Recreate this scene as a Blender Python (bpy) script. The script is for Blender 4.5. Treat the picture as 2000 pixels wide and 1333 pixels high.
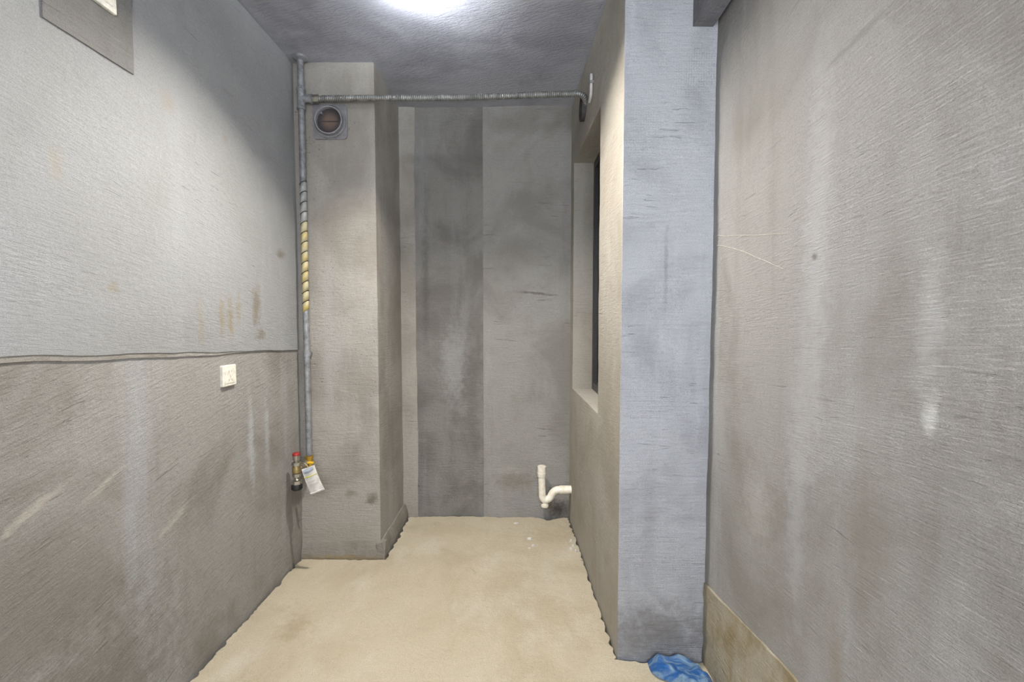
import bpy, bmesh, math, random
from mathutils import Vector, Matrix, noise
random.seed(7)
PI = math.pi
SC = bpy.context.scene
for o in list(bpy.data.objects):
    bpy.data.objects.remove(o)
COL = SC.collection

# ------------------------------------------------------------------ camera
F_PX = 890.0
VPX, VPY = 1012.0, 622.0
PITCH = math.atan((666.5 - VPY) / F_PX)
YAW = math.atan((VPX - 1000.0) / F_PX * math.cos(PITCH))
cam_data = bpy.data.cameras.new('camera')
cam_data.sensor_fit = 'HORIZONTAL'
cam_data.sensor_width = 36.0
cam_data.lens = 36.0 * F_PX / 2000.0
cam_data.clip_start = 0.02
cam = bpy.data.objects.new('camera', cam_data)
COL.objects.link(cam)
cam.location = (0, 0, 1.31)
cam.rotation_euler = (PI / 2 - PITCH, 0, YAW)
SC.camera = cam

# ------------------------------------------------------------------ world, light, exposure
world = bpy.data.worlds.new('world')
SC.world = world
world.use_nodes = True
wbg = world.node_tree.nodes['Background']
wbg.inputs['Color'].default_value = (0.84, 0.90, 1.0, 1)
wbg.inputs['Strength'].default_value = 3.6
# light portal in the unseen opening added behind the camera (only guides sampling of the daylight)
pl = bpy.data.lights.new('daylight_portal', 'AREA')
pl.shape = 'RECTANGLE'
pl.size, pl.size_y = 1.0, 1.45
pl.cycles.is_portal = True
po = bpy.data.objects.new('daylight_portal', pl)
COL.objects.link(po)
po.location = (0.15, -.76, 1.625)
po.rotation_euler = (PI / 2, 0, 0)
SC.view_settings.view_transform = 'Standard'
SC.view_settings.look = 'None'
SC.view_settings.gamma = 1.0
SC.view_settings.use_curve_mapping = False
SC.view_settings.exposure = 2.5
BULB_STRENGTH = 1440.0
UPLIGHT_STRENGTH = 330.0

# ------------------------------------------------------------------ helpers: objects
def link(name, me, mat=None, parent=None):
    o = bpy.data.objects.new(name, me)
    COL.objects.link(o)
    if mat is not None and me is not None:
        me.materials.append(mat)
    if parent is not None:
        o.parent = parent
    return o

def tag(o, label=None, cat=None, group=None, kind=None):
    if label: o['label'] = label
    if cat: o['category'] = cat
    if group: o['group'] = group
    if kind: o['kind'] = kind
    return o

def thing(name, label, cat, loc=(0, 0, 0), rot=(0, 0, 0), group=None):
    o = bpy.data.objects.new(name, None)
    COL.objects.link(o)
    o.empty_display_size = 0.05
    o.location = loc
    o.rotation_euler = rot
    return tag(o, label, cat, group)

def from_bm(name, bm, mat, parent=None, smooth=False):
    bmesh.ops.recalc_face_normals(bm, faces=bm.faces)
    me = bpy.data.meshes.new(name)
    bm.to_mesh(me)
    bm.free()
    if smooth:
        for p in me.polygons: p.use_smooth = True
    return link(name, me, mat, parent)

def add_box(bm, x0, x1, y0, y1, z0, z1, bevel=0.0, seg=2):
    r = bmesh.ops.create_cube(bm, size=1.0)
    vs = r['verts']
    for v in vs:
        v.co = Vector((x0 + (v.co.x + .5) * (x1 - x0), y0 + (v.co.y + .5) * (y1 - y0), z0 + (v.co.z + .5) * (z1 - z0)))
    if bevel:
        es = list({e for v in vs for e in v.link_edges})
        bmesh.ops.bevel(bm, geom=es, offset=bevel, segments=seg, affect='EDGES', profile=0.5)
    return bm

def fbm(p, f, seed=0.0):
    q = Vector((p[0] * f + seed, p[1] * f - seed * .7, p[2] * f + seed * .3))
    return noise.fractal(q, 1.0, 2.0, 4, noise_basis='PERLIN_ORIGINAL')

def slab_geo(V, Fc, func, N, nu, nv, thick, amp=0.0, freq=3.0, seed=0.0, edge=0.0):
    """closed slab: front face func(u,v) undulating along N, flat back 'thick' behind it"""
    N = Vector(N).normalized()
    b = len(V)
    pts = []
    for j in range(nv + 1):
        for i in range(nu + 1):
            p = Vector(func(i / nu, j / nv))
            a = amp * fbm(p, freq, seed) + amp * .35 * fbm(p, freq * 5, seed + 9)
            if edge and (i in (0, nu) or j in (0, nv)):
                a -= edge * (0.5 + abs(fbm(p, 25, seed)))
            pts.append((p, a))
    for p, a in pts: V.append(tuple(p + N * a))
    for p, a in pts: V.append(tuple(p - N * thick))
    n = (nu + 1) * (nv + 1)
    # winding so that the front looks along N
    u = Vector(func(1, 0)) - Vector(func(0, 0)); w = Vector(func(0, 1)) - Vector(func(0, 0))
    flip = u.cross(w).dot(N) < 0
    def add(f): Fc.append(tuple(reversed(f)) if flip else tuple(f))
    W = nu + 1
    for j in range(nv):
        for i in range(nu):
            a = b + j * W + i
            add((a, a + 1, a + W + 1, a + W))
            c = a + n
            add((c + W, c + W + 1, c + 1, c))
    for i in range(nu):
        a = b + i
        add((a + n, a + n + 1, a + 1, a))
        a = b + nv * W + i
        add((a, a + 1, a + n + 1, a + n))
    for j in range(nv):
        a = b + j * W
        add((a, a + W, a + W + n, a + n))
        a = b + j * W + nu
        add((a + n, a + W + n, a + W, a))

def slab_obj(name, parts, mat, parent=None, smooth=True):
    V, Fc = [], []
    for a in parts: slab_geo(V, Fc, *a[0], **a[1])
    me = bpy.data.meshes.new(name)
    me.from_pydata(V, [], Fc)
    me.update()
    o = link(name, me, mat, parent)
    if smooth:
        me.polygons.foreach_set('use_smooth', [True] * len(me.polygons))
        me.set_sharp_from_angle(angle=math.radians(35))
    return o

def S(func, N, nu, nv, thick, **k): return ((func, N, nu, nv, thick), k)

def tube_bm(bm, pts, radii, seg=16, caps=True):
    """tube along points with a radius at each"""
    pts = [Vector(p) for p in pts]
    rings = []
    n = len(pts)
    prev = None
    for i, p in enumerate(pts):
        t = (pts[min(i + 1, n - 1)] - pts[max(i - 1, 0)])
        if t.length < 1e-9: t = Vector((0, 0, 1))
        t.normalize()
        if prev is None:
            a = Vector((0, 0, 1)) if abs(t.z) < .9 else Vector((1, 0, 0))
            x = t.cross(a).normalized()
        else:
            x = (prev - t * prev.dot(t)).normalized()
        prev = x
        y = t.cross(x)
        r = radii[i] if isinstance(radii, (list, tuple)) else radii
        rings.append([bm.verts.new(p + (x * math.cos(2 * PI * k / seg) + y * math.sin(2 * PI * k / seg)) * r) for k in range(seg)])
    for i in range(n - 1):
        for k in range(seg):
            bm.faces.new((rings[i][k], rings[i][(k + 1) % seg], rings[i + 1][(k + 1) % seg], rings[i + 1][k]))
    if caps:
        bm.faces.new(list(reversed(rings[0])))
        bm.faces.new(rings[-1])
    return bm

def tube(name, pts, radii, mat, parent=None, seg=16, sharp=40):
    bm = bmesh.new()
    tube_bm(bm, pts, radii, seg)
    o = from_bm(name, bm, mat, parent, True)
    o.data.set_sharp_from_angle(angle=math.radians(sharp))
    return o

def bez(p0, p1, p2, p3, n):
    p0, p1, p2, p3 = map(Vector, (p0, p1, p2, p3))
    out = []
    for i in range(n + 1):
        t = i / n
        out.append((1 - t) ** 3 * p0 + 3 * (1 - t) ** 2 * t * p1 + 3 * (1 - t) * t * t * p2 + t ** 3 * p3)
    return out

# ------------------------------------------------------------------ helpers: materials
def lin(c):
    r = []
    for v in c:
        v /= 255.0
        r.append(v / 12.92 if v <= .04045 else ((v + .055) / 1.055) ** 2.4)
    return tuple(r) + (1.0,)

LIN = lin
class M:
    def __init__(s, name):
        s.m = bpy.data.materials.new(name)
        s.m.use_nodes = True
        s.t = s.m.node_tree
        s.bsdf = s.t.nodes['Principled BSDF']
        s.co = s.t.nodes.new('ShaderNodeTexCoord').outputs['Object']
    def n(s, kind, **k):
        nd = s.t.nodes.new(kind)
        for a, v in k.items(): setattr(nd, a, v)
        return nd
    def l(s, a, b): s.t.links.new(a, b)
    def put(s, sock, v):
        if isinstance(v, bpy.types.NodeSocket): s.l(v, sock)
        else: sock.default_value = v
    def vm(s, op, a, b=None):
        nd = s.n('ShaderNodeVectorMath', operation=op)
        s.put(nd.inputs[0], a)
        if b is not None: s.put(nd.inputs[1], b)
        return nd.outputs['Value'] if op == 'LENGTH' else nd.outputs['Vector']
    def ma(s, op, a, b=0.5, clamp=False):
        nd = s.n('ShaderNodeMath', operation=op, use_clamp=clamp)
        s.put(nd.inputs[0], a); s.put(nd.inputs[1], b)
        return nd.outputs[0]
    def noise(s, scale, detail=4.0, rough=.55, stretch=None, dist=0.0, off=None, rot=None):
        v = s.co
        if off: v = s.vm('ADD', v, off)
        if rot:
            r = s.n('ShaderNodeVectorRotate', rotation_type='EULER_XYZ')
            s.l(v, r.inputs['Vector']); r.inputs['Rotation'].default_value = rot
            v = r.outputs[0]
        if stretch: v = s.vm('MULTIPLY', v, stretch)
        nd = s.n('ShaderNodeTexNoise')
        s.l(v, nd.inputs['Vector'])
        nd.inputs['Scale'].default_value = scale
        nd.inputs['Detail'].default_value = detail
        nd.inputs['Roughness'].default_value = rough
        nd.inputs['Distortion'].default_value = dist
        return nd.outputs['Fac']
    def rng(s, v, a, b, c=0.0, d=1.0, smooth=True):
        nd = s.n('ShaderNodeMapRange')
        nd.interpolation_type = 'SMOOTHSTEP' if smooth else 'LINEAR'
        nd.clamp = True if not smooth else nd.clamp
        s.put(nd.inputs['Value'], v)
        for k, x in zip(('From Min', 'From Max', 'To Min', 'To Max'), (a, b, c, d)): nd.inputs[k].default_value = x
        return nd.outputs['Result']
    def mix(s, fac, a, b):
        nd = s.n('ShaderNodeMix', data_type='RGBA')
        s.put(nd.inputs[0], fac); s.put(nd.inputs[6], a); s.put(nd.inputs[7], b)
        return nd.outputs[2]
    def blob(s, c, r, rot=0.0, axis=(1, 0, 0), wob=.45, soft=.1):
        """soft-edged stain mask around c with radii r, edge broken up by noise"""
        if not hasattr(s, 'wv'):
            nd = s.n('ShaderNodeTexNoise'); s.l(s.co, nd.inputs['Vector'])
            nd.inputs['Scale'].default_value = 24; nd.inputs['Detail'].default_value = 6; nd.inputs['Roughness'].default_value = .7
            s.wv = s.vm('SUBTRACT', nd.outputs['Color'], (.5, .5, .5))
        v = s.vm('SUBTRACT', s.co, c)
        if rot:
            r_ = s.n('ShaderNodeVectorRotate', rotation_type='AXIS_ANGLE')
            s.l(v, r_.inputs['Vector']); r_.inputs['Axis'].default_value = axis; r_.inputs['Angle'].default_value = rot
            v = r_.outputs[0]
        v = s.vm('MULTIPLY', v, tuple(1.0 / x for x in r))
        v = s.vm('ADD', v, s.vm('MULTIPLY', s.wv, (wob * 4,) * 3))
        return s.rng(s.vm('LENGTH', v), soft, 1.0, 1.0, 0.0)
    def bump(s, h, dist, strength=1.0, prev=None):
        nd = s.n('ShaderNodeBump')
        nd.inputs['Strength'].default_value = strength
        nd.inputs['Distance'].default_value = dist
        s.l(h, nd.inputs['Height'])
        if prev is not None: s.l(prev, nd.inputs['Normal'])
        return nd.outputs['Normal']
    def done(s, color, rough=.8, normal=None, **k):
        s.put(s.bsdf.inputs['Base Color'], color)
        s.put(s.bsdf.inputs['Roughness'], rough)
        if normal is not None: s.l(normal, s.bsdf.inputs['Normal'])
        for a, v in k.items(): s.put(s.bsdf.inputs[a.replace('_', ' ')], v)
        return s.m

def simple(name, c, rough=.5, metal=0.0, var=.12, scale=40, **k):
    m = M(name)
    nz = m.noise(scale, 3)
    col = m.mix(m.rng(nz, .3, .7), lin(c), lin([x * (1 - var) for x in c]))
    return m.done(col, rough, m.bump(nz, .0005), Metallic=metal, **k)

ALB = .70
def plaster(name, mid, dark, light, mott=2.2, streak=.5, sdir=(1, 1, .12), grain=.0012, trowel=.0012,
            tw_stretch=(2, 2, 14), tw_rot=None, mott_amt=.8, light_amt=.6, seed=0.0, spots=(), pores=0.0, rough=.85, mesh=0.0, alb=None, gdepth=.0022):
    m = M(name)
    def lin(c): return tuple(v * (alb or ALB) for v in LIN(c)[:3]) + (1.0,)
    off = (seed, seed * 1.7, seed * .6)
    a = m.noise(mott, 6, .6, off=off, dist=.6)
    b = m.noise(mott * 2.3, 5, .6, stretch=sdir, off=off)
    g = m.noise(330, 2, .8)
    g2 = m.noise(60, 4, .7, off=off)
    c = m.mix(m.ma('MULTIPLY', m.rng(a, .42, .66), mott_amt), lin(mid), lin(dark))
    c = m.mix(m.ma('MULTIPLY', m.rng(b, .5, .72), light_amt), c, lin(light))
    if streak:
        c2 = m.noise(mott * 3.1, 5, .65, stretch=sdir, off=(seed + 4, 3, seed))
        c = m.mix(m.ma('MULTIPLY', m.rng(c2, .52, .75), streak), c, lin(dark))
    sp = m.rng(g2, .56, .74)
    c = m.mix(m.ma('MULTIPLY', sp, .22), c, lin([x * .72 for x in dark]))
    c = m.mix(m.ma('MULTIPLY', m.rng(g, .35, .65), .40), c, lin([x * .7 for x in mid]))
    sc = m.noise(4.5, 4, .6, stretch=(2, 2, 17), rot=tw_rot, dist=.8, off=(seed + 2, seed, 7 - seed))
    gouge = m.ma('MULTIPLY', m.rng(sc, .62, .72), m.rng(m.noise(3.2, 2, off=(seed, 9, seed)), .48, .62))
    c = m.mix(m.ma('MULTIPLY', gouge, .2), c, lin([x * .66 for x in dark]))
    for (ctr, rad, rot, axis, colr, st) in spots:
        c = m.mix(m.ma('MULTIPLY', m.blob(ctr, rad, rot, axis), st), c, lin(colr))
    tw = m.noise(7, 6, .7, stretch=tw_stretch, rot=tw_rot, dist=.5, off=off)
    nrm = m.bump(m.noise(9, 5, .6, off=off), .006)
    nrm = m.bump(tw, trowel * 4, 1.0, nrm)
    nrm = m.bump(g2, grain * 2, 1.0, nrm)
    nrm = m.bump(g, grain, 1.0, nrm)
    nrm = m.bump(m.ma('SUBTRACT', 0.0, gouge), gdepth, 1.0, nrm)
    if pores:
        vo = m.n('ShaderNodeTexVoronoi'); m.l(m.co, vo.inputs['Vector']); vo.inputs['Scale'].default_value = 55
        p = m.rng(vo.outputs['Distance'], .0, .22, 1.0, 0.0)
        pm = m.ma('MULTIPLY', p, m.rng(m.noise(6, 3), .5, .65))
        nrm = m.bump(m.ma('SUBTRACT', 0.0, pm), pores, 1.0, nrm)
        c = m.mix(m.ma('MULTIPLY', pm, .45), c, lin([x * .55 for x in mid]))
    if mesh:   # print of the glass-fibre mesh bedded in the render
        sx = m.n('ShaderNodeSeparateXYZ'); m.l(m.co, sx.inputs[0])
        gx = m.ma('SINE', m.ma('MULTIPLY', sx.outputs['X'], 2 * PI / .009))
        gz = m.ma('SINE', m.ma('MULTIPLY', sx.outputs['Z'], 2 * PI / .009))
        gm = m.ma('MULTIPLY', m.ma('MAXIMUM', gx, gz), m.rng(m.noise(5, 3, off=(3, 1, 5)), .5, .68))
        nrm = m.bump(gm, mesh, 1.0, nrm)
    return m.done(c, rough, nrm, Specular_IOR_Level=.25)

AX = (1, 0, 0)
# ------------------------------------------------------------------ materials of the shell
mat_left_low = plaster('grey_render_left', (184, 180, 173), (150, 141, 130), (206, 207, 208), alb=0.72, mott=2.0, seed=1.3,
    tw_stretch=(3, 3, 16), tw_rot=(math.radians(-14), 0, 0),
    spots=[((-1.19, 1.075, .838), (.1, .13, .018), math.radians(-25), AX, (214, 204, 186), .6),
           ((-1.19, 1.275, .834), (.1, .11, .016), math.radians(-24), AX, (210, 202, 186), .5),
           ((-1.19, 1.52, .61), (.1, .12, .02), math.radians(-24), AX, (214, 208, 194), .5),
           ((-1.19, 1.99, .75), (.1, .035, .33), 0, AX, (214, 216, 219), .6),
           ((-1.19, 2.12, .75), (.1, .03, .3), 0, AX, (208, 210, 213), .5),
           ((-1.19, 1.2, .22), (.1, .5, .4), 0, AX, (124, 115, 104), .6)])
mat_left_up = plaster('off_white_coat', (190, 190, 189), (174, 172, 168), (200, 201, 202), alb=0.62, mott=1.6, seed=3.1, mott_amt=.4, streak=.18,
    tw_stretch=(3, 3, 22), tw_rot=(math.radians(9), 0, 0), trowel=.0007, grain=.0006,
    spots=[((-1.19, 1.685, 1.30), (.1, .027, .13), 0, AX, (176, 166, 148), .6),
           ((-1.19, 1.808, 1.31), (.1, .030, .13), 0, AX, (172, 158, 132), .75),
           ((-1.19, 1.862, 1.31), (.1, .030, .13), 0, AX, (170, 155, 126), .8),
           ((-1.19, 1.918, 1.35), (.1, .024, .10), 0, AX, (174, 162, 136), .65),
           ((-1.19, 2.05, 1.36), (.1, .05, .15), math.radians(6), AX, (150, 140, 122), .85),
           ((-1.19, 2.08, 1.235), (.1, .055, .035), 0, AX, (140, 128, 112), .8),
           ((-1.19, 2.27, 1.63), (.1, .06, .04), 0, AX, (140, 130, 116), .85),
           ((-1.19, 1.858, 2.035), (.1, .03, .035), 0, AX, (172, 164, 152), .7),
           ((-1.19, 1.564, 2.04), (.1, .05, .05), 0, AX, (182, 173, 160), .7),
           ((-1.19, 1.32, 1.40), (.1, .03, .03), 0, AX, (176, 164, 146), .7),
           ((-1.19, 1.17, 1.70), (.1, .03, .07), 0, AX, (182, 176, 164), .7)])
mat_patch = plaster('bare_grey_patch', (152, 149, 144), (136, 132, 126), (162, 161, 159), mott=3, seed=5, streak=.2, mott_amt=.5)
mat_chase = plaster('sandy_render_chase', (186, 180, 170), (160, 152, 141), (198, 196, 191), alb=0.83, mott=2.4, seed=6.2, streak=.25, pores=.004, grain=.0016,
    spots=[((-.80, 2.45, .32), (.05, .1, .05), 0, AX, (112, 104, 92), .8),
           ((-.92, 2.45, .35), (.05, .1, .03), 0, AX, (128, 120, 106), .6),
           ((-.98, 2.45, .12), (.3, .1, .10), 0, AX, (160, 150, 134), .35)])
mat_back_l = plaster('rough_grey_render', (172, 168, 161), (136, 130, 122), (196, 196, 195), mott=2.6, seed=8.4, streak=.6, pores=.003, grain=.0025, trowel=.0018,
    spots=[((-.42, 2.96, 1.0), (.12, .1, .35), 0, AX, (194, 193, 190), .6),
           ((-.30, 2.96, .85), (.07, .1, .6), 0, AX, (128, 123, 114), .55),
           ((-.60, 2.96, 1.5), (.035, .1, .6), 0, AX, (112, 108, 102), .5)])
mat_back_r = plaster('smooth_grey_render', (184, 180, 173), (152, 146, 137), (202, 201, 199), mott=2.0, seed=11.0, streak=.55, grain=.0016,
    spots=[((-.02, 2.95, .24), (.2, .1, .09), 0, AX, (128, 118, 98), .45),
           ((-.05, 2.95, .31), (.14, .1, .04), 0, AX, (188, 184, 174), .6),
           ((.02, 2.95, .10), (.12, .1, .06), 0, AX, (172, 172, 172), .5),
           ((.25, 2.95, .06), (.10, .1, .10), 0, AX, (84, 74, 62), .85),  # dark patch painted for the shadow and broken hole below the drain trap
           ((.12, 2.95, 1.47), (.2, .1, .012), math.radians(-6), (0, 1, 0), (110, 102, 92), .8),
           ((-.32, 2.95, 1.63), (.2, .1, .01), 0, AX, (96, 90, 82), .7)])
mat_part = plaster('cream_render_partition', (214, 207, 193), (190, 181, 165), (222, 219, 213), alb=0.60, mott=2.0, seed=13.0, streak=.3, grain=.0009,
    spots=[((.37, 2.2, .35), (.2, .8, .5), 0, AX, (190, 183, 171), .4)])
mat_column = plaster('blue_grey_column', (180, 180, 182), (152, 152, 154), (197, 197, 200), alb=1.05, mott=2.6, seed=15.0, streak=.3, grain=.0012, mesh=.0006,
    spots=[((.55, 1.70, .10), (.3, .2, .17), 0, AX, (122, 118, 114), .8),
           ((.50, 1.70, .55), (.04, .2, .35), 0, AX, (150, 148, 150), .5),
           ((.545, 1.70, 1.5), (.012, .2, .22), 0, AX, (128, 126, 128), .5)])
mat_right = plaster('brushed_grey_right', (186, 183, 178), (152, 146, 138), (204, 204, 206), alb=0.76, mott=1.7, seed=17.5, streak=.45, grain=.001,
    tw_stretch=(3, 3, 30), tw_rot=(math.radians(4), 0, 0), trowel=.0016,
    spots=[((.715, 1.11, 1.45), (.1, .075, .75), 0, AX, (202, 202, 203), .55),
           ((.715, 1.16, .85), (.1, .06, .5), 0, AX, (202, 201, 202), .55),
           ((.715, .795, 1.14), (.1, .022, .05), 0, AX, (222, 222, 220), .85),
           ((.715, .80, 1.3), (.1, .04, .2), 0, AX, (206, 206, 205), .5),
           ((.715, 1.35, .75), (.1, .12, .18), 0, AX, (204, 201, 196), .5),
           ((.715, .93, .85), (.1, .10, .25), 0, AX, (150, 143, 133), .55),
           ((.715, .65, .80), (.1, .12, .02), 0, AX, (140, 132, 120), .3),
           ((.715, 1.0, .50), (.1, .04, .3), 0, AX, (156, 146, 132), .5),
           ((.715, 1.12, 1.46), (.1, .018, .014), 0, AX, (120, 112, 102), .8),
           ((.715, 1.0, 1.9), (.1, .16, .012), math.radians(5), AX, (150, 148, 146), .7)])
mat_band = plaster('yellowed_skirting_band', (196, 186, 164), (168, 152, 116), (208, 202, 190), mott=6, seed=19, streak=.5, mott_amt=1.0)
mat_ceiling = plaster('grey_skimmed_ceiling', (148, 148, 153), (122, 122, 127), (162, 163, 168), alb=1.6, mott=2.2, seed=21, streak=.4,
    sdir=(.4, 1, 1), tw_stretch=(3, 14, 3), tw_rot=(0, 0, math.radians(18)), trowel=.0025)
mat_floor = plaster('dusty_cream_screed', (214, 202, 176), (188, 172, 142), (228, 220, 202), alb=0.81, mott=2.2, seed=23, streak=.3, sdir=(1, .6, 1),
    grain=.0016, trowel=.0012, tw_stretch=(3, 6, 3), mott_amt=.5,
    spots=[((-.95, 1.85, 0), (.10, .14, .1), 0, AX, (166, 148, 118), .55),
           ((.2, 2.7, 0), (.25, .2, .1), 0, AX, (186, 172, 146), .6),
           ((-.4, 2.75, 0), (.35, .12, .1), 0, AX, (192, 178, 150), .5)])
mat_sub = simple('dark_sub_floor', (70, 60, 48), .95, scale=20)
mat_beam = plaster('dull_grey_beam', (150, 149, 152), (120, 118, 118), (166, 165, 168), seed=25)
mat_light_block = simple('dark_light_block', (62, 60, 58), .95, scale=12)

# ------------------------------------------------------------------ room dimensions (metres)
XL, XR = -1.19, .715
YB, YR = 2.96, -.7
H = 2.65
XC0, XC1, YC = -1.19, -.757, 2.445        # service chase in the far left corner
YCOL = 1.70                               # face of the column
def xp(y): return .385 - (y - YCOL) * .038   # face of the partition, slightly out of square

# ------------------------------------------------------------------ floor
def jag(t, seed, amp, f=14): return amp * (0.25 + abs(noise.fractal(Vector((t * f, seed, 0)), 1, 2, 5, noise_basis='PERLIN_ORIGINAL')) * 1.5)
floor_base = slab_obj('floor', [S(lambda u, v: (XL - .1 + u * 2.2, YR - .1 + v * 4.8, -.045), (0, 0, 1), 2, 2, .1)], mat_sub, smooth=False)
tag(floor_base, 'dusty cream concrete floor with crumbling edges along the walls', kind='structure')

def floor_xlim(y):
    lo = XL
    if y > YC - .03: lo = XC1 + .03
    hi = XR if y < YCOL else xp(y)
    return lo, hi
def build_screed():
    rows = []
    y = YR
    while y < .8: rows.append(y); y += .12
    while y < YB - .004: rows.append(y); y += .014
    # break the rows exactly at the chase and the column so that the corners stay crisp
    def uniq(r): return sorted(set(round(a, 4) for a in r))
    segs = [(YR, YCOL - .006), (YCOL + .002, YC - .036), (YC - .028, YB - .006)]
    V, Fc = [], []
    NU = 110
    def bump(x, y): return .004 * fbm((x, y, 0), 2.5, 4) + .0022 * fbm((x, y, 0), 11, 2) - .003
    prev_last = None
    for si, (ya, yb) in enumerate(segs):
        ys = uniq([ya, yb] + [r for r in rows if ya < r < yb])
        grid = []
        for y in ys:
            lo, hi = floor_xlim((ya + yb) / 2 if False else min(max(y, ya), yb))
            if si == 0: lo, hi = XL, XR
            if si == 1: lo, hi = XL, xp(y)
            if si == 2: lo, hi = XC1 + .03, xp(y)
            lo += jag(y, 1.1 + si, .017); hi -= jag(y, 5.2, .014)
            row = []
            for i in range(NU + 1):
                x = lo + (hi - lo) * i / NU
                yy = y
                if si == 2 and y > yb - .06:          # ragged far edge, broken open beside the drain
                    e = jag(x, 8.8, .012) + (.055 * max(0, 1 - abs((x - .20) / .10)) * (0.7 + .6 * abs(fbm((x, 0, 0), 30))))
                    w = (y - (yb - .06)) / .06
                    yy = y - e * w
                if si == 0 and x > .385 and y > yb - .05:
                    e = jag(x, 3.3, .016) * (y - (yb - .05)) / .05
                    yy = y - e
                if si == 1 and x < XC1 + .02 and y > yb - .05:
                    yy = y - jag(x, 6.6, .008) * (y - (yb - .05)) / .05
                edge = min(x - lo, hi - x)
                z = bump(x, yy) + (.006 * max(0, 1 - edge / .05) * fbm((x, yy, 0), 18, 7))
                row.append(len(V)); V.append((x, yy, z))
            grid.append(row)
        for j in range(len(grid) - 1):
            for i in range(NU):
                Fc.append((grid[j][i], grid[j][i + 1], grid[j + 1][i + 1], grid[j + 1][i]))
        # skirts down to the sub-floor so the broken edge has thickness
        loop = grid[0] + [r[-1] for r in grid[1:]] + list(reversed(grid[-1]))[1:] + [r[0] for r in reversed(grid)][1:]
        low = []
        for k in loop:
            low.append(len(V)); p = V[k]; V.append((p[0], p[1], -.05))
        for k in range(len(loop) - 1):
            Fc.append((loop[k + 1], loop[k], low[k], low[k + 1]))
    # bridges between the three fields where they meet
    def quad(x0, x1, y0, y1):
        b = len(V)
        for i in range(41):
            x = x0 + (x1 - x0) * i / 40
            V.append((x, y0, bump(x, y0))); V.append((x, y1, bump(x, y1)))
        for i in range(40):
            k = b + 2 * i
            Fc.append((k, k + 2, k + 3, k + 1))
    quad(XL + .014, .372, YCOL - .0065, YCOL + .0025)
    quad(XC1 + .045, xp(YC) - .015, YC - .0365, YC - .0275)
    me = bpy.data.meshes.new('screed')
    me.from_pydata(V, [], Fc); me.update()
    o = link('screed', me, mat_floor, floor_base)
    me.polygons.foreach_set('use_smooth', [True] * len(me.polygons))
    me.set_sharp_from_angle(angle=math.radians(50))
    return o
build_screed()

# ------------------------------------------------------------------ ceiling and walls
ceil = slab_obj('ceiling', [S(lambda u, v: (XL - .1 + u * 2.3, YR - .1 + v * 4.8, H), (0, 0, -1), 60, 120, .12, amp=.006, freq=2.5, seed=2)], mat_ceiling)
tag(ceil, 'dark grey skimmed ceiling with trowel marks', kind='structure')

wl = slab_obj('wall_left', [S(lambda u, v: (XL, YR + u * (YC + .1 - YR), -.06 + v * (H + .1)), (1, 0, 0), 120, 80, .12, amp=.003, freq=2.2, seed=5)], mat_left_low)
tag(wl, 'left wall, bare grey render below and off-white coat above', kind='structure')
def dado(y): return 1.139 + (2.45 - y) * .058 + .004 * fbm((0, y, 0), 6, 3)
slab_obj('upper_coat', [S(lambda u, v: ((lambda y: (XL + .007, y, dado(y) + v * (H - .002 - dado(y))))(YR + .002 + u * (YC - .004 - YR))), (1, 0, 0), 200, 70, .012, amp=.003, freq=2.2, seed=5)], mat_left_up, wl)
# a thin lip of older coat left below the edge of the white coat
slab_obj('coat_lip', [S(lambda u, v: ((lambda y: (XL + .0045, y, dado(y) - (.018 * min(1, max(0, (2.15 - y) / .5)) + .001) * (1 - v) + .004))(YR + .002 + u * (2.15 - YR))), (1, 0, 0), 160, 3, .009, amp=.003, freq=2.2, seed=5)],
         plaster('tan_lip', (184, 179, 170), (168, 160, 148), (192, 190, 186), seed=2.2), wl)
slab_obj('bare_patch', [S(lambda u, v: (XL + .0115, 1.153 + u * .269, 2.057 + v * .57), (1, 0, 0), 24, 40, .01, amp=.003, freq=2.2, seed=5)], mat_patch, wl)

wr = slab_obj('wall_right', [S(lambda u, v: (XR, YR + u * (YCOL + .08 - YR), -.06 + v * (H + .1)), (-1, 0, 0), 110, 90, .12, amp=.004, freq=2.0, seed=12)], mat_right)
tag(wr, 'right wall of pale grey brushed render with vertical light streaks', kind='structure')
def bandtop(y): return .306 + (1.69 - y) * .14 + .004 * fbm((0, y, 0), 9, 1)
slab_obj('skirting_band', [S(lambda u, v: ((lambda y: (XR - .006 - .004 * fbm((0, y, v), 6, 2), y, -.04 + v * (bandtop(y) + .04)))(YR + .01 + u * (YCOL - .014 - YR))), (-1, 0, 0), 160, 16, .012, amp=.004, freq=2.0, seed=12)], mat_band, wr)
# two thin raised lines of render on the right wall
mat_ridge = simple('render_ridge', (178, 172, 160), .85, scale=90)
for pts in ([(1.667, 1.608), (1.60, 1.592), (1.50, 1.578), (1.40, 1.56), (1.30, 1.545), (1.20, 1.53)], [(1.666, 1.571), (1.60, 1.558), (1.50, 1.53), (1.40, 1.497), (1.30, 1.462), (1.22, 1.435)]):
    P = []
    for k in range(len(pts) - 1):
        for t in (0, .34, .67):
            y = pts[k][0] + (pts[k + 1][0] - pts[k][0]) * t; z = pts[k][1] + (pts[k + 1][1] - pts[k][1]) * t
            p = Vector((XR, y, z)); a = .004 * fbm(p, 2.0, 12) + .0014 * fbm(p, 10, 21)
            P.append((XR - a - .0002, y, z + .0015 * fbm(p, 30, 1)))
    tube('render_ridge', P, [.0018 * (1 - .5 * i / len(P)) for i in range(len(P))], mat_ridge, wr, seg=6)

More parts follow.
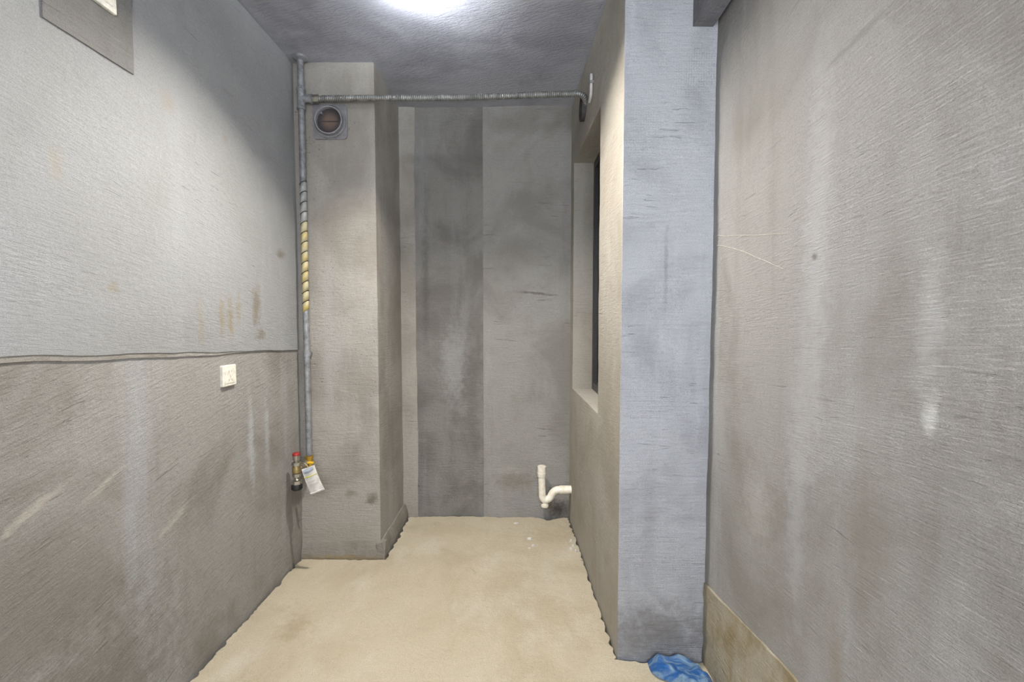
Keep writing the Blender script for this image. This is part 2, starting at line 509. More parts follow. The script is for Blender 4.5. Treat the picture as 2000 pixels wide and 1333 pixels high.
wc = slab_obj('wall_chase', [S(lambda u, v: (XC0 - .02 + u * (XC1 - XC0 + .02), YC, -.05 + v * (H + .06)), (0, -1, 0), 30, 140, .3, amp=.003, freq=3, seed=7, edge=.001),
                             S(lambda u, v: (XC1 - .0015, YC + .004 + u * (YB - YC + .02), -.05 + v * (H + .06)), (1, 0, 0), 30, 140, .1, amp=.003, freq=3, seed=8)], mat_chase)
tag(wc, 'boxed-in service chase of sandy render in the far left corner', kind='structure')
# plinth of cement around the chase foot
mat_plinth = plaster('cement_plinth', (168, 162, 150), (140, 132, 118), (180, 177, 170), seed=27, mott=4, streak=.3,
                     spots=[((-.97, 2.41, .0), (.4, .1, .025), 0, AX, (176, 150, 104), .7)])
bp = slab_obj('baseboard_chase', [S(lambda u, v: (XC0 + .002 + u * (XC1 - XC0 + .028), YC - .028 + .02 * v ** 3, -.04 + v * (.122 + .004 * fbm((u, 0, 0), 5, 3))), (0, -1, 0), 60, 14, .03, amp=.005, freq=7, seed=3),
                                  S(lambda u, v: (XC1 + .03 - .02 * v ** 3, YC - .026 + u * (YB - YC + .02), -.04 + v * (.122 + .004 * fbm((u, 0, 0), 5, 6))), (1, 0, 0), 60, 14, .03, amp=.004, freq=7, seed=4)], mat_plinth)
tag(bp, 'low cement plinth around the foot of the chase', kind='structure')

wb = slab_obj('wall_back', [S(lambda u, v: (XC1 - .02 + u * (.60), YB, -.05 + v * (H + .06)), (0, -1, 0), 40, 140, .12, amp=.004, freq=3, seed=9)], mat_back_l)
tag(wb, 'far end wall of grey render with a vertical joint in the middle', kind='structure')
slab_obj('render_panel', [S(lambda u, v: (-.226 + .002 * fbm((0, 0, v), 8) + u * (xp(YB) + .03 + .226), YB - .008, -.05 + v * (H + .06)), (0, -1, 0), 40, 140, .1, amp=.004, freq=3, seed=10, edge=.0025)], mat_back_r, wb)
slab_obj('corner_strip', [S(lambda u, v: (XC1 - .01 + u * (.105 + .006 * fbm((0, 0, v * 3), 2, 4)), YB - .013 + .012 * u ** 5, -.05 + v * (H + .06)), (0, -1, 0), 14, 140, .06, amp=.003, freq=3, seed=11)], mat_chase, wb)

# partition on the right with the window opening
YW0, YW1, ZW0, ZW1 = 2.10, 2.845, .868, 2.26
def pf(y0, y1, z0, z1, nu, nv): return S(lambda u, v: ((lambda y: (xp(y), y, z0 + v * (z1 - z0)))(y0 + u * (y1 - y0))), (-1, 0, 0), nu, nv, .2, amp=.003, freq=2.5, seed=14)
wp = slab_obj('wall_partition', [pf(YCOL + .008, YW0, -.05, H + .02, 24, 120), pf(YW0, YW1, -.05, ZW0, 40, 40), pf(YW0, YW1, ZW1, H + .02, 40, 20), pf(YW1, YB + .05, -.05, H + .02, 10, 120)], mat_part)
tag(wp, 'cream partition wall on the right with a deep window opening', kind='structure')
slab_obj('column_face', [S(lambda u, v: (.384 + u * (XR + .02 - .384), YCOL, -.05 + v * (H + .06)), (0, -1, 0), 36, 200, .0075, amp=.003, freq=3, seed=16, edge=.0012)], mat_column, wp)
# dark box added behind the window to block the world light
bm = bmesh.new()
add_box(bm, 1.05, 1.15, 1.6, 3.3, -.1, 2.9); add_box(bm, .5, 1.15, 3.1, 3.2, -.1, 2.9); add_box(bm, .72, 1.15, 1.55, 1.65, -.1, 2.9)
add_box(bm, .4, 1.15, 1.6, 3.2, 2.78, 2.88); add_box(bm, .56, 1.15, 1.6, 3.2, -.16, -.1)
ws = from_bm('wall_light_block', bm, mat_light_block)
tag(ws, 'added dark enclosure blocking daylight outside the partition window', kind='structure')

# window in the partition
mat_frame = simple('dark_window_frame', (66, 64, 64), .45, metal=.2, scale=60)
mg = M('window_glass')
mat_glass = mg.done(lin((200, 210, 215)), .03, None, Transmission_Weight=1.0, IOR=1.45)
win = tag(bpy.data.objects.new('window_1', None), 'narrow dark framed window set deep in the cream partition', kind='structure'); COL.objects.link(win)
win.location = (.47, YW0, ZW0)
def wbox(name, a, mat, bev=.002):
    bm = bmesh.new(); add_box(bm, a[0] - .47, a[1] - .47, a[2] - YW0, a[3] - YW0, a[4] - ZW0, a[5] - ZW0, bev, 1)
    return from_bm(name, bm, mat, win)
fx0, fx1 = .462, .512
wbox('frame_bar', (fx0, fx1, YW0, YW0 + .045, ZW0, ZW1), mat_frame)
wbox('frame_bar', (fx0, fx1, YW1 - .045, YW1, ZW0, ZW1), mat_frame)
wbox('frame_bar', (fx0, fx1, YW0 + .045, YW1 - .045, ZW0, ZW0 + .045), mat_frame)
wbox('frame_bar', (fx0, fx1, YW0 + .045, YW1 - .045, ZW1 - .045, ZW1), mat_frame)
ym = (YW0 + YW1) / 2
wbox('mullion', (fx0, fx1, ym - .025, ym + .025, ZW0 + .045, ZW1 - .045), mat_frame)
wbox('pane', (.486, .491, YW0 + .045, ym - .025, ZW0 + .045, ZW1 - .045), mat_glass, 0)
wbox('pane', (.486, .491, ym + .025, YW1 - .045, ZW0 + .045, ZW1 - .045), mat_glass, 0)

# beam along the top of the right wall
beam = slab_obj('trim_1', [S(lambda u, v: (.627 + u * .073, YR + v * (YCOL + .01 - YR), 2.357), (0, 0, -1), 6, 90, .30, amp=.002, freq=4, seed=6)], mat_beam)
tag(beam, 'dull grey beam running along the ceiling above the right wall', kind='structure')

# wall behind the camera with an unseen window added for cool fill daylight
RW = (-.35, .65, .9, 2.35)
bm = bmesh.new()
add_box(bm, XL - .1, RW[0], YR - .12, YR, -.1, H + .1); add_box(bm, RW[1], XR + .12, YR - .12, YR, -.1, H + .1)
add_box(bm, RW[0], RW[1], YR - .12, YR, -.1, RW[2]); add_box(bm, RW[0], RW[1], YR - .12, YR, RW[3], H + .1)
rw = from_bm('wall_rear', bm, mat_left_up)
tag(rw, 'pale wall behind the viewer with an unseen window added for fill light', kind='structure')
win2 = tag(bpy.data.objects.new('window_fill', None), 'unseen window added behind the viewer for cool fill light', kind='structure'); COL.objects.link(win2)
win2.location = (.15, YR - .06, RW[2])
mat_white_frame = simple('white_window_frame', (214, 214, 210), .5)
for a in ((RW[0], RW[0] + .05, RW[2], RW[3]), (RW[1] - .05, RW[1], RW[2], RW[3]), (RW[0] + .05, RW[1] - .05, RW[2], RW[2] + .05), (RW[0] + .05, RW[1] - .05, RW[3] - .05, RW[3]), (.125, .175, RW[2] + .05, RW[3] - .05)):
    bm = bmesh.new(); add_box(bm, a[0] - .15, a[1] - .15, -.03, .03, a[2] - RW[2], a[3] - RW[2], .003, 1)
    from_bm('frame_bar', bm, mat_white_frame, win2)

# ------------------------------------------------------------------ bulb on the ceiling
mat_plastic_w = simple('white_plastic', (226, 224, 216), .4, scale=80)
mat_plastic_cream = simple('cream_plastic', (232, 227, 212), .45, scale=60)
def emit(name, col, st):
    m = M(name)
    nz = m.noise(30, 2)
    c = m.mix(m.rng(nz, .3, .7), col, tuple(x * .97 for x in col[:3]) + (1,))
    m.put(m.bsdf.inputs['Emission Color'], c); m.bsdf.inputs['Emission Strength'].default_value = st
    return m.done((.9, .9, .9, 1), .4)
BX, BY, BZ = -.375, 1.79, 2.545
lamp = thing('ceiling_bulb', 'glowing bulb in a white holder hanging from the ceiling', 'light bulb', (BX, BY, H))
TILT = math.radians(14)
R = Matrix.Rotation(math.radians(-4), 4, 'Y') @ Matrix.Rotation(-TILT, 4, 'X')
def lathe(name, prof, mat, parent, origin, rot=None, seg=24, smooth=True):
    """prof: (radius, height) from top to bottom along local -z"""
    bm = bmesh.new()
    rings = []
    for r, z in prof:
        if r < 1e-6: rings.append([bm.verts.new((0, 0, z))])
        else: rings.append([bm.verts.new((r * math.cos(2 * PI * k / seg), r * math.sin(2 * PI * k / seg), z)) for k in range(seg)])
    for a, b in zip(rings[:-1], rings[1:]):
        for k in range(seg):
            k2 = (k + 1) % seg
            if len(a) == 1 and len(b) > 1: bm.faces.new((a[0], b[k], b[k2]))
            elif len(b) == 1 and len(a) > 1: bm.faces.new((a[k], b[0], a[k2]))
            elif len(a) > 1: bm.faces.new((a[k], b[k], b[k2], a[k2]))
    if len(rings[0]) > 1: bm.faces.new(rings[0])
    if len(rings[-1]) > 1: bm.faces.new(list(reversed(rings[-1])))
    if rot is not None: bmesh.ops.transform(bm, matrix=rot, verts=bm.verts)
    bmesh.ops.translate(bm, vec=Vector(origin), verts=bm.verts)
    o = from_bm(name, bm, mat, parent, smooth)
    if smooth: o.data.set_sharp_from_angle(angle=math.radians(38))
    return o
lathe('ceiling_rose', [(.0, 0.004), (.042, .004), (.042, -.010), (.034, -.020), (.014, -.026), (0, -.026)], mat_plastic_w, lamp, (0, 0, 0))
hz = BZ - H
tube('cord', bez((0, 0, -.02), (0, 0, -.045), (0, .008, hz + .08), (0, .012, hz + .058), 8), .004, simple('dark_cord', (40, 40, 42), .6), lamp, 8)
lathe('holder', [(0, .062), (.010, .061), (.015, .050), (.015, .020), (0, .020)], mat_plastic_w, lamp, (0, 0, hz), R)
lathe('added_uplight', [(.0155, .0195), (.0155, .0215), (.030, .0205), (.0385, .0165), (.0385, .0145)], emit('added_up_glow', (.86, .92, 1, 1), UPLIGHT_STRENGTH), lamp, (0, 0, hz), Matrix.Rotation(0, 4, 'X'))  # glowing ring added to brighten the ceiling around the lamp
lathe('shade', [(.0, .0195), (.022, .0185), (.038, .0130), (.0445, .024), (.0460, .024), (.0405, .006), (.050, -.012), (.0502, -.0245), (.0488, -.0245), (.0485, -.012), (.038, .004), (.020, .006), (0, .006)], mat_plastic_w, lamp, (0, 0, hz), R)  # rim added and deepened to cut lamplight off the upper walls
lathe('diffuser', [(0, .006), (.0255, .006), (.027, .003), (.0265, .0005), (.015, -.0005), (0, -.001)], emit('bulb_glow', (1.0, .952, .885, 1), BULB_STRENGTH), lamp, (0, 0, hz), R)

# ------------------------------------------------------------------ gas pipe in the left corner
def metal(name, c, rough=.35, var=.25, m_=.9):
    m = M(name)
    nz = m.noise(25, 5, .7); n2 = m.noise(140, 2)
    col = m.mix(m.rng(nz, .35, .7), lin(c), lin([x * (1 - var) for x in c]))
    return m.done(col, m.rng(nz, .3, .7, rough, rough + .25), m.bump(n2, .0003), Metallic=m_)
mat_galv = metal('galvanised_steel', (150, 151, 152), .5, m_=.4)
mat_brass = metal('brass_fitting', (196, 158, 66), .35, m_=.7)
mat_dull = metal('dull_brass', (168, 148, 100), .4, m_=.7)
mat_nickel = metal('nickel_fitting', (188, 182, 168), .3)
mat_black = simple('black_rubber', (30, 28, 27), .6)
mat_red = simple('red_handle_plastic', (150, 36, 34), .45)
PXX, PY = -1.120, 2.395
ZP0, ZP1 = .5755, H
gp = thing('gas_riser', 'grey steel gas pipe running down the far left corner', 'pipe', (PXX, PY, ZP0))
tube('riser', [(0, 0, 0), (0, 0, ZP1 - ZP0 + .01)], .0155, mat_galv, gp, 20)
lathe('ceiling_flange', [(.0, .0), (.038, 0), (.038, -.012), (.022, -.02), (.0, -.02)], mat_galv, gp, (0, 0, ZP1 - ZP0 + .002))
ZH = 2.440
lathe('tee_fitting', [(.0, .055), (.021, .055), (.023, .045), (.0195, .04), (.0195, -.04), (.023, -.045), (.021, -.055), (0, -.055)], mat_galv, gp, (0, 0, ZH - ZP0))
tube('tee_branch', [(.0, 0, ZH - ZP0), (.045, 0, ZH - ZP0), (.046, 0, ZH - ZP0), (.062, 0, ZH - ZP0)], [.019, .019, .023, .023], mat_galv, gp, 18)
lathe('wall_clip', [(0, .012), (.0185, .012), (.0185, -.012), (0, -.012)], mat_galv, gp, (0, 0, 1.12 - ZP0))
bm = bmesh.new(); add_box(bm, -.008, .008, .01, YC - PY + .004, 1.112 - ZP0, 1.128 - ZP0); from_bm('clip_stem', bm, mat_galv, gp)
# yellow warning tape wound round the pipe: each turn a sloping sleeve with a dark gap line
mtape = M('faded_yellow_tape')
sx = mtape.n('ShaderNodeSeparateXYZ'); mtape.l(mtape.co, sx.inputs[0])
mat_tape = mtape.done(mtape.mix(mtape.rng(mtape.noise(22, 4), .35, .62), lin((176, 158, 98)), lin((172, 164, 134))), .5)
mat_pale = simple('pale_tape', (160, 160, 156), .45)
mat_line = simple('dark_tape_line', (30, 25, 18), .7)
ZT0, ZT1, NT = 1.345, 2.015, 13
pitch = (ZT1 - ZT0) / NT
for k in range(NT):
    bm = bmesh.new()
    seg = 20; hgt = pitch - .004
    rings = []
    for dz in (0, hgt):
        for rr in (.0156, .0162):
            rings.append([bm.verts.new((rr * math.cos(2 * PI * i / seg), rr * math.sin(2 * PI * i / seg), ZT0 - ZP0 + k * pitch + dz + .010 * math.cos(2 * PI * i / seg))) for i in range(seg)])
    for a, b in ((1, 3), (0, 1), (3, 2)):
        for i in range(seg):
            j = (i + 1) % seg
            bm.faces.new((rings[a][i], rings[a][j], rings[b][j], rings[b][i]))
    from_bm('tape_turn', bm, mat_tape if k <= 8 else mat_pale, gp, True)
    bm = bmesh.new()
    rr = .0160
    pts = [(rr * math.cos(2 * PI * i / seg), rr * math.sin(2 * PI * i / seg), ZT0 - ZP0 + (k + 1) * pitch - .002 + .010 * math.cos(2 * PI * i / seg)) for i in range(seg + 1)]
    tube_bm(bm, pts, .0019, 6)
    from_bm('tape_line', bm, mat_line, gp, True)

# corrugated hose across the room below the ceiling
hose_path = []
xe = xp(2.40) - .065
p_line = [Vector((PXX + .066 + (xe - PXX - .066) * t, PY, ZH + .016 * t)) for t in [i / 400 for i in range(401)]]
p_bend = bez((xe, PY, ZH + .016), (xe + .045, PY, ZH + .018), (xe + .055, PY + .02, ZH), (xp(2.46) + .004, 2.46, ZH - .02), 40)
full = p_line + p_bend[1:]
# resample with ribs
L = [0]
for a, b in zip(full[:-1], full[1:]): L.append(L[-1] + (b - a).length)
def at(s):
    import bisect
    k = min(max(bisect.bisect_right(L, s) - 1, 0), len(full) - 2)
    t = (s - L[k]) / max(1e-9, L[k + 1] - L[k])
    return full[k].lerp(full[k + 1], t)
rib = .0098
NR = int(L[-1] / rib)
pts, rad = [], []
for k in range(NR):
    for dt, r in ((0.0, .0128), (.25, .0150), (.5, .0162), (.75, .0150)):
        p = at((k + dt) * rib)
        p.z += .004 * math.sin(p.x * 5.0) - .003
        pts.append(p); rad.append(r)
h0 = pts[0].copy()
hose = thing('corrugated_hose', 'silver corrugated hose spanning the room just below the ceiling', 'hose', h0)
tube('ribbed_hose', [p - h0 for p in pts], rad, metal('corrugated_steel', (160, 159, 154), .4, m_=.7), hose, 16, 80)
tube('end_nut', [Vector((-.003, 0, 0)), Vector((.026, 0, 0))], .021, mat_nickel, hose, 6, 20)
# sleeve hole in the partition where the hose leaves
sl = thing('pipe_sleeve', 'dark round pipe sleeve high in the cream partition', 'pipe sleeve', (xp(2.50), 2.50, 2.432))
def ring_x(name, r0, r1, x0, x1, mat, par, seg=28):
    bm = bmesh.new()
    c = []
    for x, r in ((x0, r0), (x0, r1), (x1, r1), (x1, r0)):
        c.append([bm.verts.new((x, r * math.cos(2 * PI * k / seg), r * math.sin(2 * PI * k / seg))) for k in range(seg)])
    for a in range(4):
        b = (a + 1) % 4
        for k in range(seg):
            j = (k + 1) % seg
            bm.faces.new((c[a][k], c[a][j], c[b][j], c[b][k]))
    o = from_bm(name, bm, mat, par, True); o.data.set_sharp_from_angle(angle=math.radians(40)); return o
ring_x('sleeve_rim', .058, .066, -.022, .01, simple('dark_sleeve', (64, 60, 58), .7), sl)  # even dark colour on the rim
bm = bmesh.new(); tube_bm(bm, [(-.0065, 0, 0), (.005, 0, 0)], .0585, 28); from_bm('painted_bore', bm, simple('bore_shade_black', (16, 15, 16), .95), sl)  # black disc before the wall paints the shade inside the hole

# short conduit stub on the partition
cs = thing('conduit_stub', 'short pale conduit stub bending at the top of the partition', 'conduit', (xp(2.28) - .010, 2.268, 2.488))
tube('conduit', [(0, 0, 0), (0, 0, -.07)] + [Vector(p) for p in bez((0, 0, -.07), (0, .002, -.095), (0, .02, -.104), (0, .05, -.106), 10)][1:], .0075, simple('conduit_pvc', (204, 200, 194), .5), cs, 12)
bm = bmesh.new(); add_box(bm, -.009, .012, -.012, .012, -.045, -.032, .002, 1); from_bm('saddle_clip', bm, mat_galv, cs)

# ------------------------------------------------------------------ exhaust check valve on the chase
vx, vz = -.989, 2.342
vent = thing('exhaust_vent', 'round exhaust vent with a grey square plate on the chase', 'vent', (vx, YC, vz))
mat_vp = simple('grey_vent_plastic', (132, 130, 130), .4, scale=30)
mat_vd = simple('dark_vent_plastic', (70, 66, 68), .45, scale=30)
bm = bmesh.new(); add_box(bm, -.09, .09, -.010, .012, -.09, .09, .0)
es = [e for e in bm.edges if abs(e.verts[0].co.y - e.verts[1].co.y) > .015]
bmesh.ops.bevel(bm, geom=es, offset=.022, segments=5, affect='EDGES', profile=.5)
from_bm('plate', bm, mat_vp, vent)
def ring_y(name, r0, r1, y0, y1, mat, par, seg=36):
    bm = bmesh.new(); c = []
    for y, r in ((y0, r0), (y0, r1), (y1, r1), (y1, r0)):
        c.append([bm.verts.new((r * math.cos(2 * PI * k / seg), y, r * math.sin(2 * PI * k / seg))) for k in range(seg)])
    for a in range(4):
        b = (a + 1) % 4
        for k in range(seg):
            j = (k + 1) % seg
            bm.faces.new((c[a][k], c[a][j], c[b][j], c[b][k]))
    o = from_bm(name, bm, mat, par, True); o.data.set_sharp_from_angle(angle=math.radians(40)); return o
ring_y('outer_ring', .080, .087, -.020, -.008, mat_vp, vent)
ring_y('collar', .066, .072, -.034, -.008, simple('glossy_collar', (150, 148, 148), .22), vent)
mrd = M('dusty_brown_flap')
rd = mrd.rng(mrd.vm('LENGTH', mrd.co), .02, .06)
mat_flap = mrd.done(mrd.mix(rd, lin((104, 86, 74)), lin((58, 52, 54))), .8, mrd.bump(mrd.noise(60, 4), .002))
bm = bmesh.new(); tube_bm(bm, [(0, -.0125, 0), (0, -.006, 0)], .0665, 36); from_bm('flap', bm, mat_flap, vent)
bm = bmesh.new(); tube_bm(bm, [(-.036, -.014, .036), (-.036, -.03, .036)], .005, 10); from_bm('pivot_pin', bm, mat_vp, vent)
tube('flap_rib', [(-.058, -.0135, 0), (.058, -.0135, 0)], .0025, mat_vd, vent, 8)

# ------------------------------------------------------------------ gas valve at the foot of the riser
VX, VY = -1.128, 2.27
gv = thing('gas_valve', 'nickel and brass gas valve with red cap at the pipe foot', 'valve', (VX, VY, .44))
bz = .44
def vt(name, prof, mat, o=(0, 0, 0), seg=20): return lathe(name, prof, mat, gv, o, None, seg)
lean = Matrix.Rotation(math.radians(0), 4, 'Y')
def hexn(name, z0, z1, r, mat):
    bm = bmesh.new(); tube_bm(bm, [(0, 0, z0), (0, 0, z1)], r, 6); o = from_bm(name, bm, mat, gv); return o
vt('red_cap', [(0, .186), (.016, .186), (.019, .182), (.019, .174), (0, .174)], mat_red)
vt('bonnet', [(0, .174), (.017, .174), (.017, .150), (.011, .146), (.011, .138), (0, .138)], mat_nickel)
hexn('hex_nut', .122, .138, .023, mat_nickel)
vt('valve_body', [(0, .122), (.017, .122), (.021, .112), (.021, .086), (.016, .080), (0, .080)], mat_dull)
hexn('hex_nut', .064, .080, .021, mat_nickel)
vt('threaded_neck', [(0, .064)] + sum([[(.0155, .064 - i * .004), (.0135, .062 - i * .004)] for i in range(5)], []) + [(0, .044)], mat_nickel)
hexn('union_nut', .026, .044, .024, mat_nickel)
vt('black_outlet', [(0, .026), (.024, .026), (.027, .020), (.027, .002), (.022, -.004), (0, -.004)], mat_black)
# connection from the valve to the riser
c0 = Vector((0, 0, .1)); c1 = Vector((PXX - VX + .0, PY - VY, .575 - bz - .0))
dirv = (Vector((c1.x, c1.y, .1)) - c0).normalized()
Lc = (Vector((c1.x, c1.y, .1)) - c0).length
prof = [(0.018, .014), (.026, .014), (.0261, .022), (.034, .022), (.0341, .013), (.046, .013), (.0461, .020), (.056, .020), (.0561, .014), (.072, .014), (.0721, .019), (.084, .019), (.0841, .0145), (Lc, .0145)]
tube('flanged_nipple', [c0 + dirv * a for a, r in prof], [r for a, r in prof], mat_nickel, gv, 18, 30)
el = bez(c0 + dirv * (Lc - .02), c0 + dirv * (Lc), (c1.x, c1.y, .1), (c1.x, c1.y, .1335), 10)
tube('elbow', el, [.0185] * 9 + [.0215] * 2, mat_brass, gv, 16)
# yellow T-handle on the riser side
bm = bmesh.new(); add_box(bm, .038, .072, .03, .046, .118, .128, .003, 2); add_box(bm, .049, .061, .033, .043, .098, .120, .002, 1)
from_bm('yellow_lever', bm, simple('yellow_handle', (222, 176, 40), .45), gv)
tube('lever_stem', [(.03, .038, .106), (.056, .038, .106)], .006, mat_brass, gv, 10)

# paper tag in a clear sleeve, tied to the valve
tagr = thing('paper_tag', 'tilted white paper tag in a clear sleeve hanging from the valve', 'tag', (-1.058, 2.235, .575))
mpap = M('printed_tag_paper')
sx = mpap.n('ShaderNodeSeparateXYZ'); mpap.l(mpap.co, sx.inputs[0])
mat_paper = mpap.done(mpap.mix(mpap.rng(mpap.noise(30, 4), .4, .65), lin((226, 222, 214)), lin((206, 200, 192))), .6)
def card(name, w, h, x0, z0, y, mat, thick=.0012, curl=.006, nx=8, nz=14):
    V, Fc = [], []
    slab_geo(V, Fc, lambda u, v: (x0 + u * w, y - curl * math.sin(PI * v) + .003 * math.sin(u * 5 + v * 3), z0 - v * h), (0, -1, 0), nx, nz, thick)
    me = bpy.data.meshes.new(name); me.from_pydata(V, [], Fc); me.update()
    o = link(name, me, mat, tagr)
    me.polygons.foreach_set('use_smooth', [True] * len(me.polygons)); me.set_sharp_from_angle(angle=math.radians(40))
    return o
card('paper', .076, .135, -.036, -.012, 0, mat_paper)
card('print_block', .060, .022, -.030, -.018, -.0016, simple('grey_blue_print', (176, 184, 196), .6), .0006)
card('yellow_strip', .074, .010, -.035, -.052, -.0016, simple('tag_yellow', (212, 204, 120), .6), .0006)
card('text_line', .050, .0035, -.025, -.082, -.0016, simple('tag_ink', (150, 144, 140), .6), .0006, nz=3)
card('text_line', .056, .0035, -.027, -.098, -.0016, bpy.data.materials['tag_ink'], .0006, nz=3)
card('fold_edge', .078, .006, -.037, -.138, -.0016, simple('sleeve_edge', (236, 234, 230), .25), .0010, nz=3)
tube('tie_string', bez((0, 0, -.014), (0, .004, .01), (-.02, .012, .012), (-.03, .02, .002), 8), .0012, simple('string', (214, 206, 186), .8), tagr, 6)
tagr.rotation_euler = (0, math.radians(-21), math.radians(-6))

# ------------------------------------------------------------------ drain trap
trap = thing('drain_trap', 'white plastic drain trap by the far wall corner', 'drain pipe', (.151, 2.87, .10))
mpvc = M('white_pvc')
nz = mpvc.noise(40, 3)
mat_pvc = mpvc.done(mpvc.mix(mpvc.rng(nz, .4, .7), lin((240, 234, 218)), lin((226, 216, 194))), .35)
tube('inlet_pipe', [(0, 0, .262), (.001, 0, .18), (.004, 0, .075)], .0225, mat_pvc, trap, 22)
lathe('inlet_socket', [(.024, .020), (.0275, .020), (.0275, -.045), (.0262, -.048), (.0228, -.048)], mat_pvc, trap, (0, 0, .246))
lathe('socket_rib', [(.0228, .003), (.0292, .003), (.0292, -.003), (.0228, -.003)], mat_pvc, trap, (.0, 0, .222))
ub = bez((.004, 0, .078), (.004, 0, .035), (.045, 0, .042), (.060, 0, .072), 12) + bez((.060, 0, .072), (.073, 0, .104), (.090, 0, .112), (.112, 0, .113), 10)[1:] + [Vector((.125, 0, .113))]
tube('u_bend', ub, .0235, mat_pvc, trap, 22)
tube('outlet_pipe', [(.115, 0, .113), (.116, 0, .113), (xp(2.87) - .151 + .02, 0, .115)], [.0265, .0265, .0255], mat_pvc, trap, 22)
lathe('cleanout_cap', [(0, .022), (.015, .022), (.015, .010), (.022, .009), (.022, -.010), (.018, -.013), (0, -.013)], mat_pvc, trap, (.021, 0, .012))
bm = bmesh.new()
for i in range(10):
    a = 2 * PI * i / 10
    b2 = bmesh.ops.create_cube(bm, size=.004)
    for v in b2['verts']: v.co += Vector((.021 + .0215 * math.cos(a), .0215 * math.sin(a), .011 + (v.co.z) * 2))
from_bm('cap_grip', bm, mat_pvc, trap)

# ------------------------------------------------------------------ wall socket
sy, sz = 1.838, 1.076
sk = thing('wall_socket', 'cream square power socket on the left wall', 'socket', (XL, sy, sz))
bm = bmesh.new(); add_box(bm, -.004, .0125, -.043, .043, -.043, .043, .004, 3); from_bm('face_plate', bm, mat_plastic_cream, sk, False)
bm = bmesh.new(); add_box(bm, .012, .0145, -.031, .031, -.031, .031, .0015, 2); from_bm('insert', bm, mat_plastic_cream, sk)
mat_slot = simple('slot_dark', (178, 166, 142), .8)
def slot(y, z, w, h, ang):
    bm = bmesh.new(); add_box(bm, .0135, .0149, -w / 2, w / 2, -h / 2, h / 2)
    bmesh.ops.rotate(bm, cent=(0, 0, 0), matrix=Matrix.Rotation(ang, 3, 'X'), verts=bm.verts)
    bmesh.ops.translate(bm, vec=(0, y, z), verts=bm.verts)
    from_bm('pin_slot', bm, mat_slot, sk)
slot(-.009, .017, .0026, .010, 0); slot(.009, .017, .0026, .010, 0)
slot(0, -.003, .0026, .009, 0); slot(-.009, -.018, .0026, .010, math.radians(-28)); slot(.009, -.018, .0026, .010, math.radians(28))

# ------------------------------------------------------------------ cover high on the left wall
jc = thing('access_cover', 'cream plastic cover high on the left wall within the grey patch', 'cover', (XL + .012, 1.285, 2.19))
bm = bmesh.new(); add_box(bm, -.003, .010, -.075, .073, 0, .15, .003, 2); from_bm('cover_plate', bm, mat_plastic_cream, jc)
bm = bmesh.new(); add_box(bm, .0095, .0125, -.06, .058, .015, .135, .0015, 1); from_bm('raised_panel', bm, mat_plastic_cream, jc)
for yy in (-.066, .064):
    lathe('screw', [(0, .0015), (.004, .0015), (.0045, -.001), (0, -.001)], mat_nickel, jc, (.0105, yy, .075), Matrix.Rotation(PI / 2, 4, 'Y'), 12)

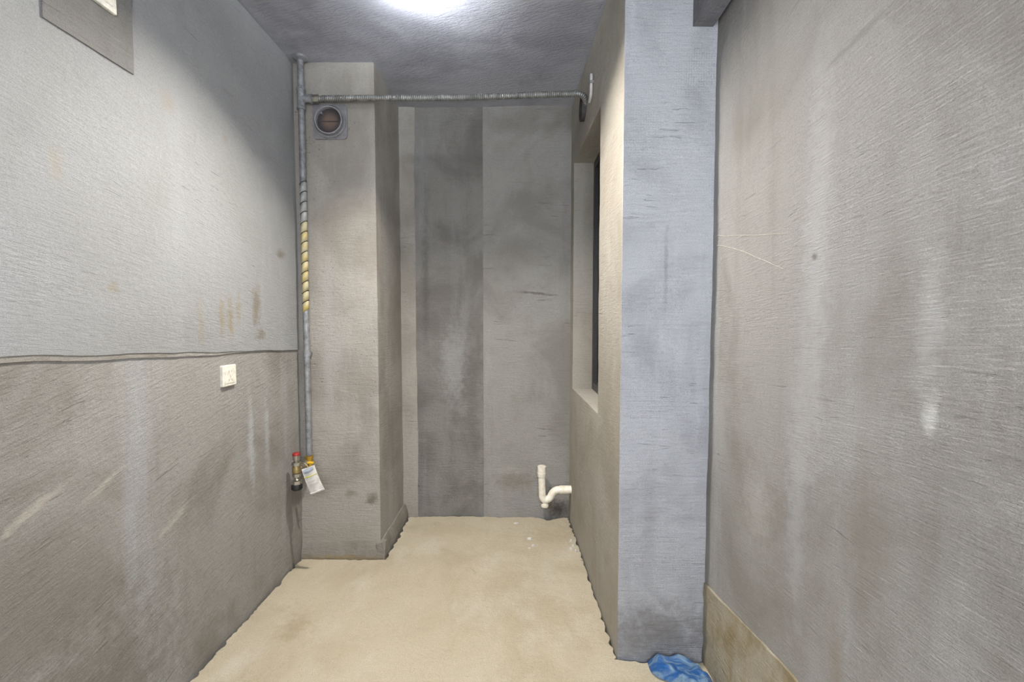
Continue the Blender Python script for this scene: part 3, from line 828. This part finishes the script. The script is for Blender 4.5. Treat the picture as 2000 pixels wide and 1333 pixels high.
# ------------------------------------------------------------------ blue bag by the column
def blue_bag():
    mb = M('blue_plastic_film')
    nz = mb.noise(11, 5, .6, dist=1.5, stretch=(1, 2.2, 1), rot=(0, 0, .5))
    c = mb.mix(mb.rng(nz, .38, .66), lin((40, 112, 190)), lin((156, 186, 206)))
    lp = mb.n('ShaderNodeBsdfTranslucent')
    mat = mb.done(c, .28, mb.bump(mb.noise(30, 6, .7, dist=2.0, stretch=(1, 2.5, 1), rot=(0, 0, .5)), .008), Coat_Weight=.3)
    mb.l(c, lp.inputs['Color'])
    mx = mb.n('ShaderNodeMixShader'); mx.inputs[0].default_value = .35
    out = [n for n in mb.t.nodes if n.type == 'OUTPUT_MATERIAL'][0]
    mb.l(mb.bsdf.outputs[0], mx.inputs[1]); mb.l(lp.outputs[0], mx.inputs[2]); mb.l(mx.outputs[0], out.inputs['Surface'])
    # outline on the floor (world x, y)
    ol = [(.492, 1.655), (.500, 1.685), (.545, 1.692), (.600, 1.690), (.648, 1.668), (.682, 1.628), (.700, 1.585), (.700, 1.535), (.672, 1.500), (.620, 1.490), (.590, 1.535), (.555, 1.578), (.515, 1.602), (.496, 1.625)]
    cx = sum(p[0] for p in ol) / len(ol); cy = sum(p[1] for p in ol) / len(ol)
    n = 96; rings = 22
    def edge(t):
        a = t * len(ol); k = int(a) % len(ol); f = a - int(a)
        p0, p1, p2, p3 = [Vector(ol[(k + d) % len(ol)]) for d in (-1, 0, 1, 2)]
        return .5 * ((2 * p1) + (p2 - p0) * f + (2 * p0 - 5 * p1 + 4 * p2 - p3) * f * f + (3 * p1 - p0 - 3 * p2 + p3) * f ** 3)
    V, Fc = [], []
    for j in range(rings + 1):
        s = 1 - j / rings
        for i in range(n):
            e = edge(i / n)
            x = cx + (e.x - cx) * s; y = cy + (e.y - cy) * s
            d = 1 - s
            rid = 1 - abs(noise.noise(Vector((x * 9 + y * 5, y * 20 - x * 8, 3.1)))) * 2
            rid2 = noise.noise(Vector((x * 34, y * 50, 8.1)))
            h = (.008 + .014 * max(0, rid) + .006 * rid2) * min(1, d * 4) ** .7 + .026 * math.sin(min(1, d * 2.2) * PI / 2)
            V.append((x - cx, y - cy, max(.0015, h)))
    for j in range(rings):
        for i in range(n):
            a = j * n + i; b = j * n + (i + 1) % n
            Fc.append((a, b, b + n, a + n))
    base = len(V)
    for i in range(n):
        e = edge(i / n); V.append((e.x - cx, e.y - cy, -.001))
    for i in range(n):
        j = (i + 1) % n
        Fc.append((base + i, base + j, j, i))
    me = bpy.data.meshes.new('film'); me.from_pydata(V, [], Fc); me.update()
    t = thing('plastic_bag', 'crumpled blue plastic bag on the floor by the column foot', 'bag', (cx, cy, .002))
    o = link('film', me, mat, t)
    me.polygons.foreach_set('use_smooth', [True] * len(me.polygons))
    # knotted loop of film
    bm = bmesh.new()
    P = [Vector((.03, -.05, .03)), Vector((.055, -.07, .04)), Vector((.085, -.075, .03)), Vector((.095, -.055, .018)), Vector((.075, -.035, .015))]
    tube_bm(bm, P, [.008, .006, .007, .006, .009], 8)
    from_bm('twisted_handle', bm, mat, t, True)
blue_bag()

# ------------------------------------------------------------------ scraps on the floor
mat_scrap = simple('white_plaster_scrap', (206, 202, 194), .8, scale=120)
def scrap(x, y, sx_, sy_, rz, label, group=None, th=.004):
    bm = bmesh.new()
    n = 9
    rr = [random.uniform(.65, 1.1) for _ in range(n)]
    top = [bm.verts.new((sx_ * rr[k] * math.cos(2 * PI * k / n) * .8, sy_ * rr[k] * math.sin(2 * PI * k / n) * .8, th * random.uniform(.7, 1.3))) for k in range(n)]
    bot = [bm.verts.new((sx_ * rr[k] * math.cos(2 * PI * k / n), sy_ * rr[k] * math.sin(2 * PI * k / n), -.003)) for k in range(n)]
    c = bm.verts.new((0, 0, th * 1.4))
    for k in range(n):
        j = (k + 1) % n
        bm.faces.new((top[k], top[j], c)); bm.faces.new((bot[k], bot[j], top[j], top[k]))
    bm.faces.new(list(reversed(bot)))
    o = from_bm('plaster_scrap', bm, mat_scrap)
    o.location = (x, y, .001); o.rotation_euler = (0, 0, rz)
    tag(o, label, 'plaster scrap', group)
scrap(.071, 2.648, .022, .012, .3, 'largest white plaster scrap on the floor before the drain trap', th=.006)
scrap(-.012, 2.849, .018, .010, .2, 'white plaster scrap on the floor close to the far wall')
scrap(.088, 2.568, .016, .007, .5, 'small thin white plaster scrap just in front of the largest one')
scrap(.065, 2.535, .010, .005, .1, 'tiny white plaster scrap nearest the viewer of the middle ones')
for (x, y, w) in ((.325, 2.50, 'nearest the viewer'), (.300, 2.525, 'second from the viewer'), (.318, 2.56, 'third from the viewer'), (.312, 2.62, 'farthest from the viewer')):
    scrap(x, y, .010, .007, random.random() * 3, 'white plaster crumb along the partition foot, ' + w, 'plaster crumbs along the partition', th=.009)
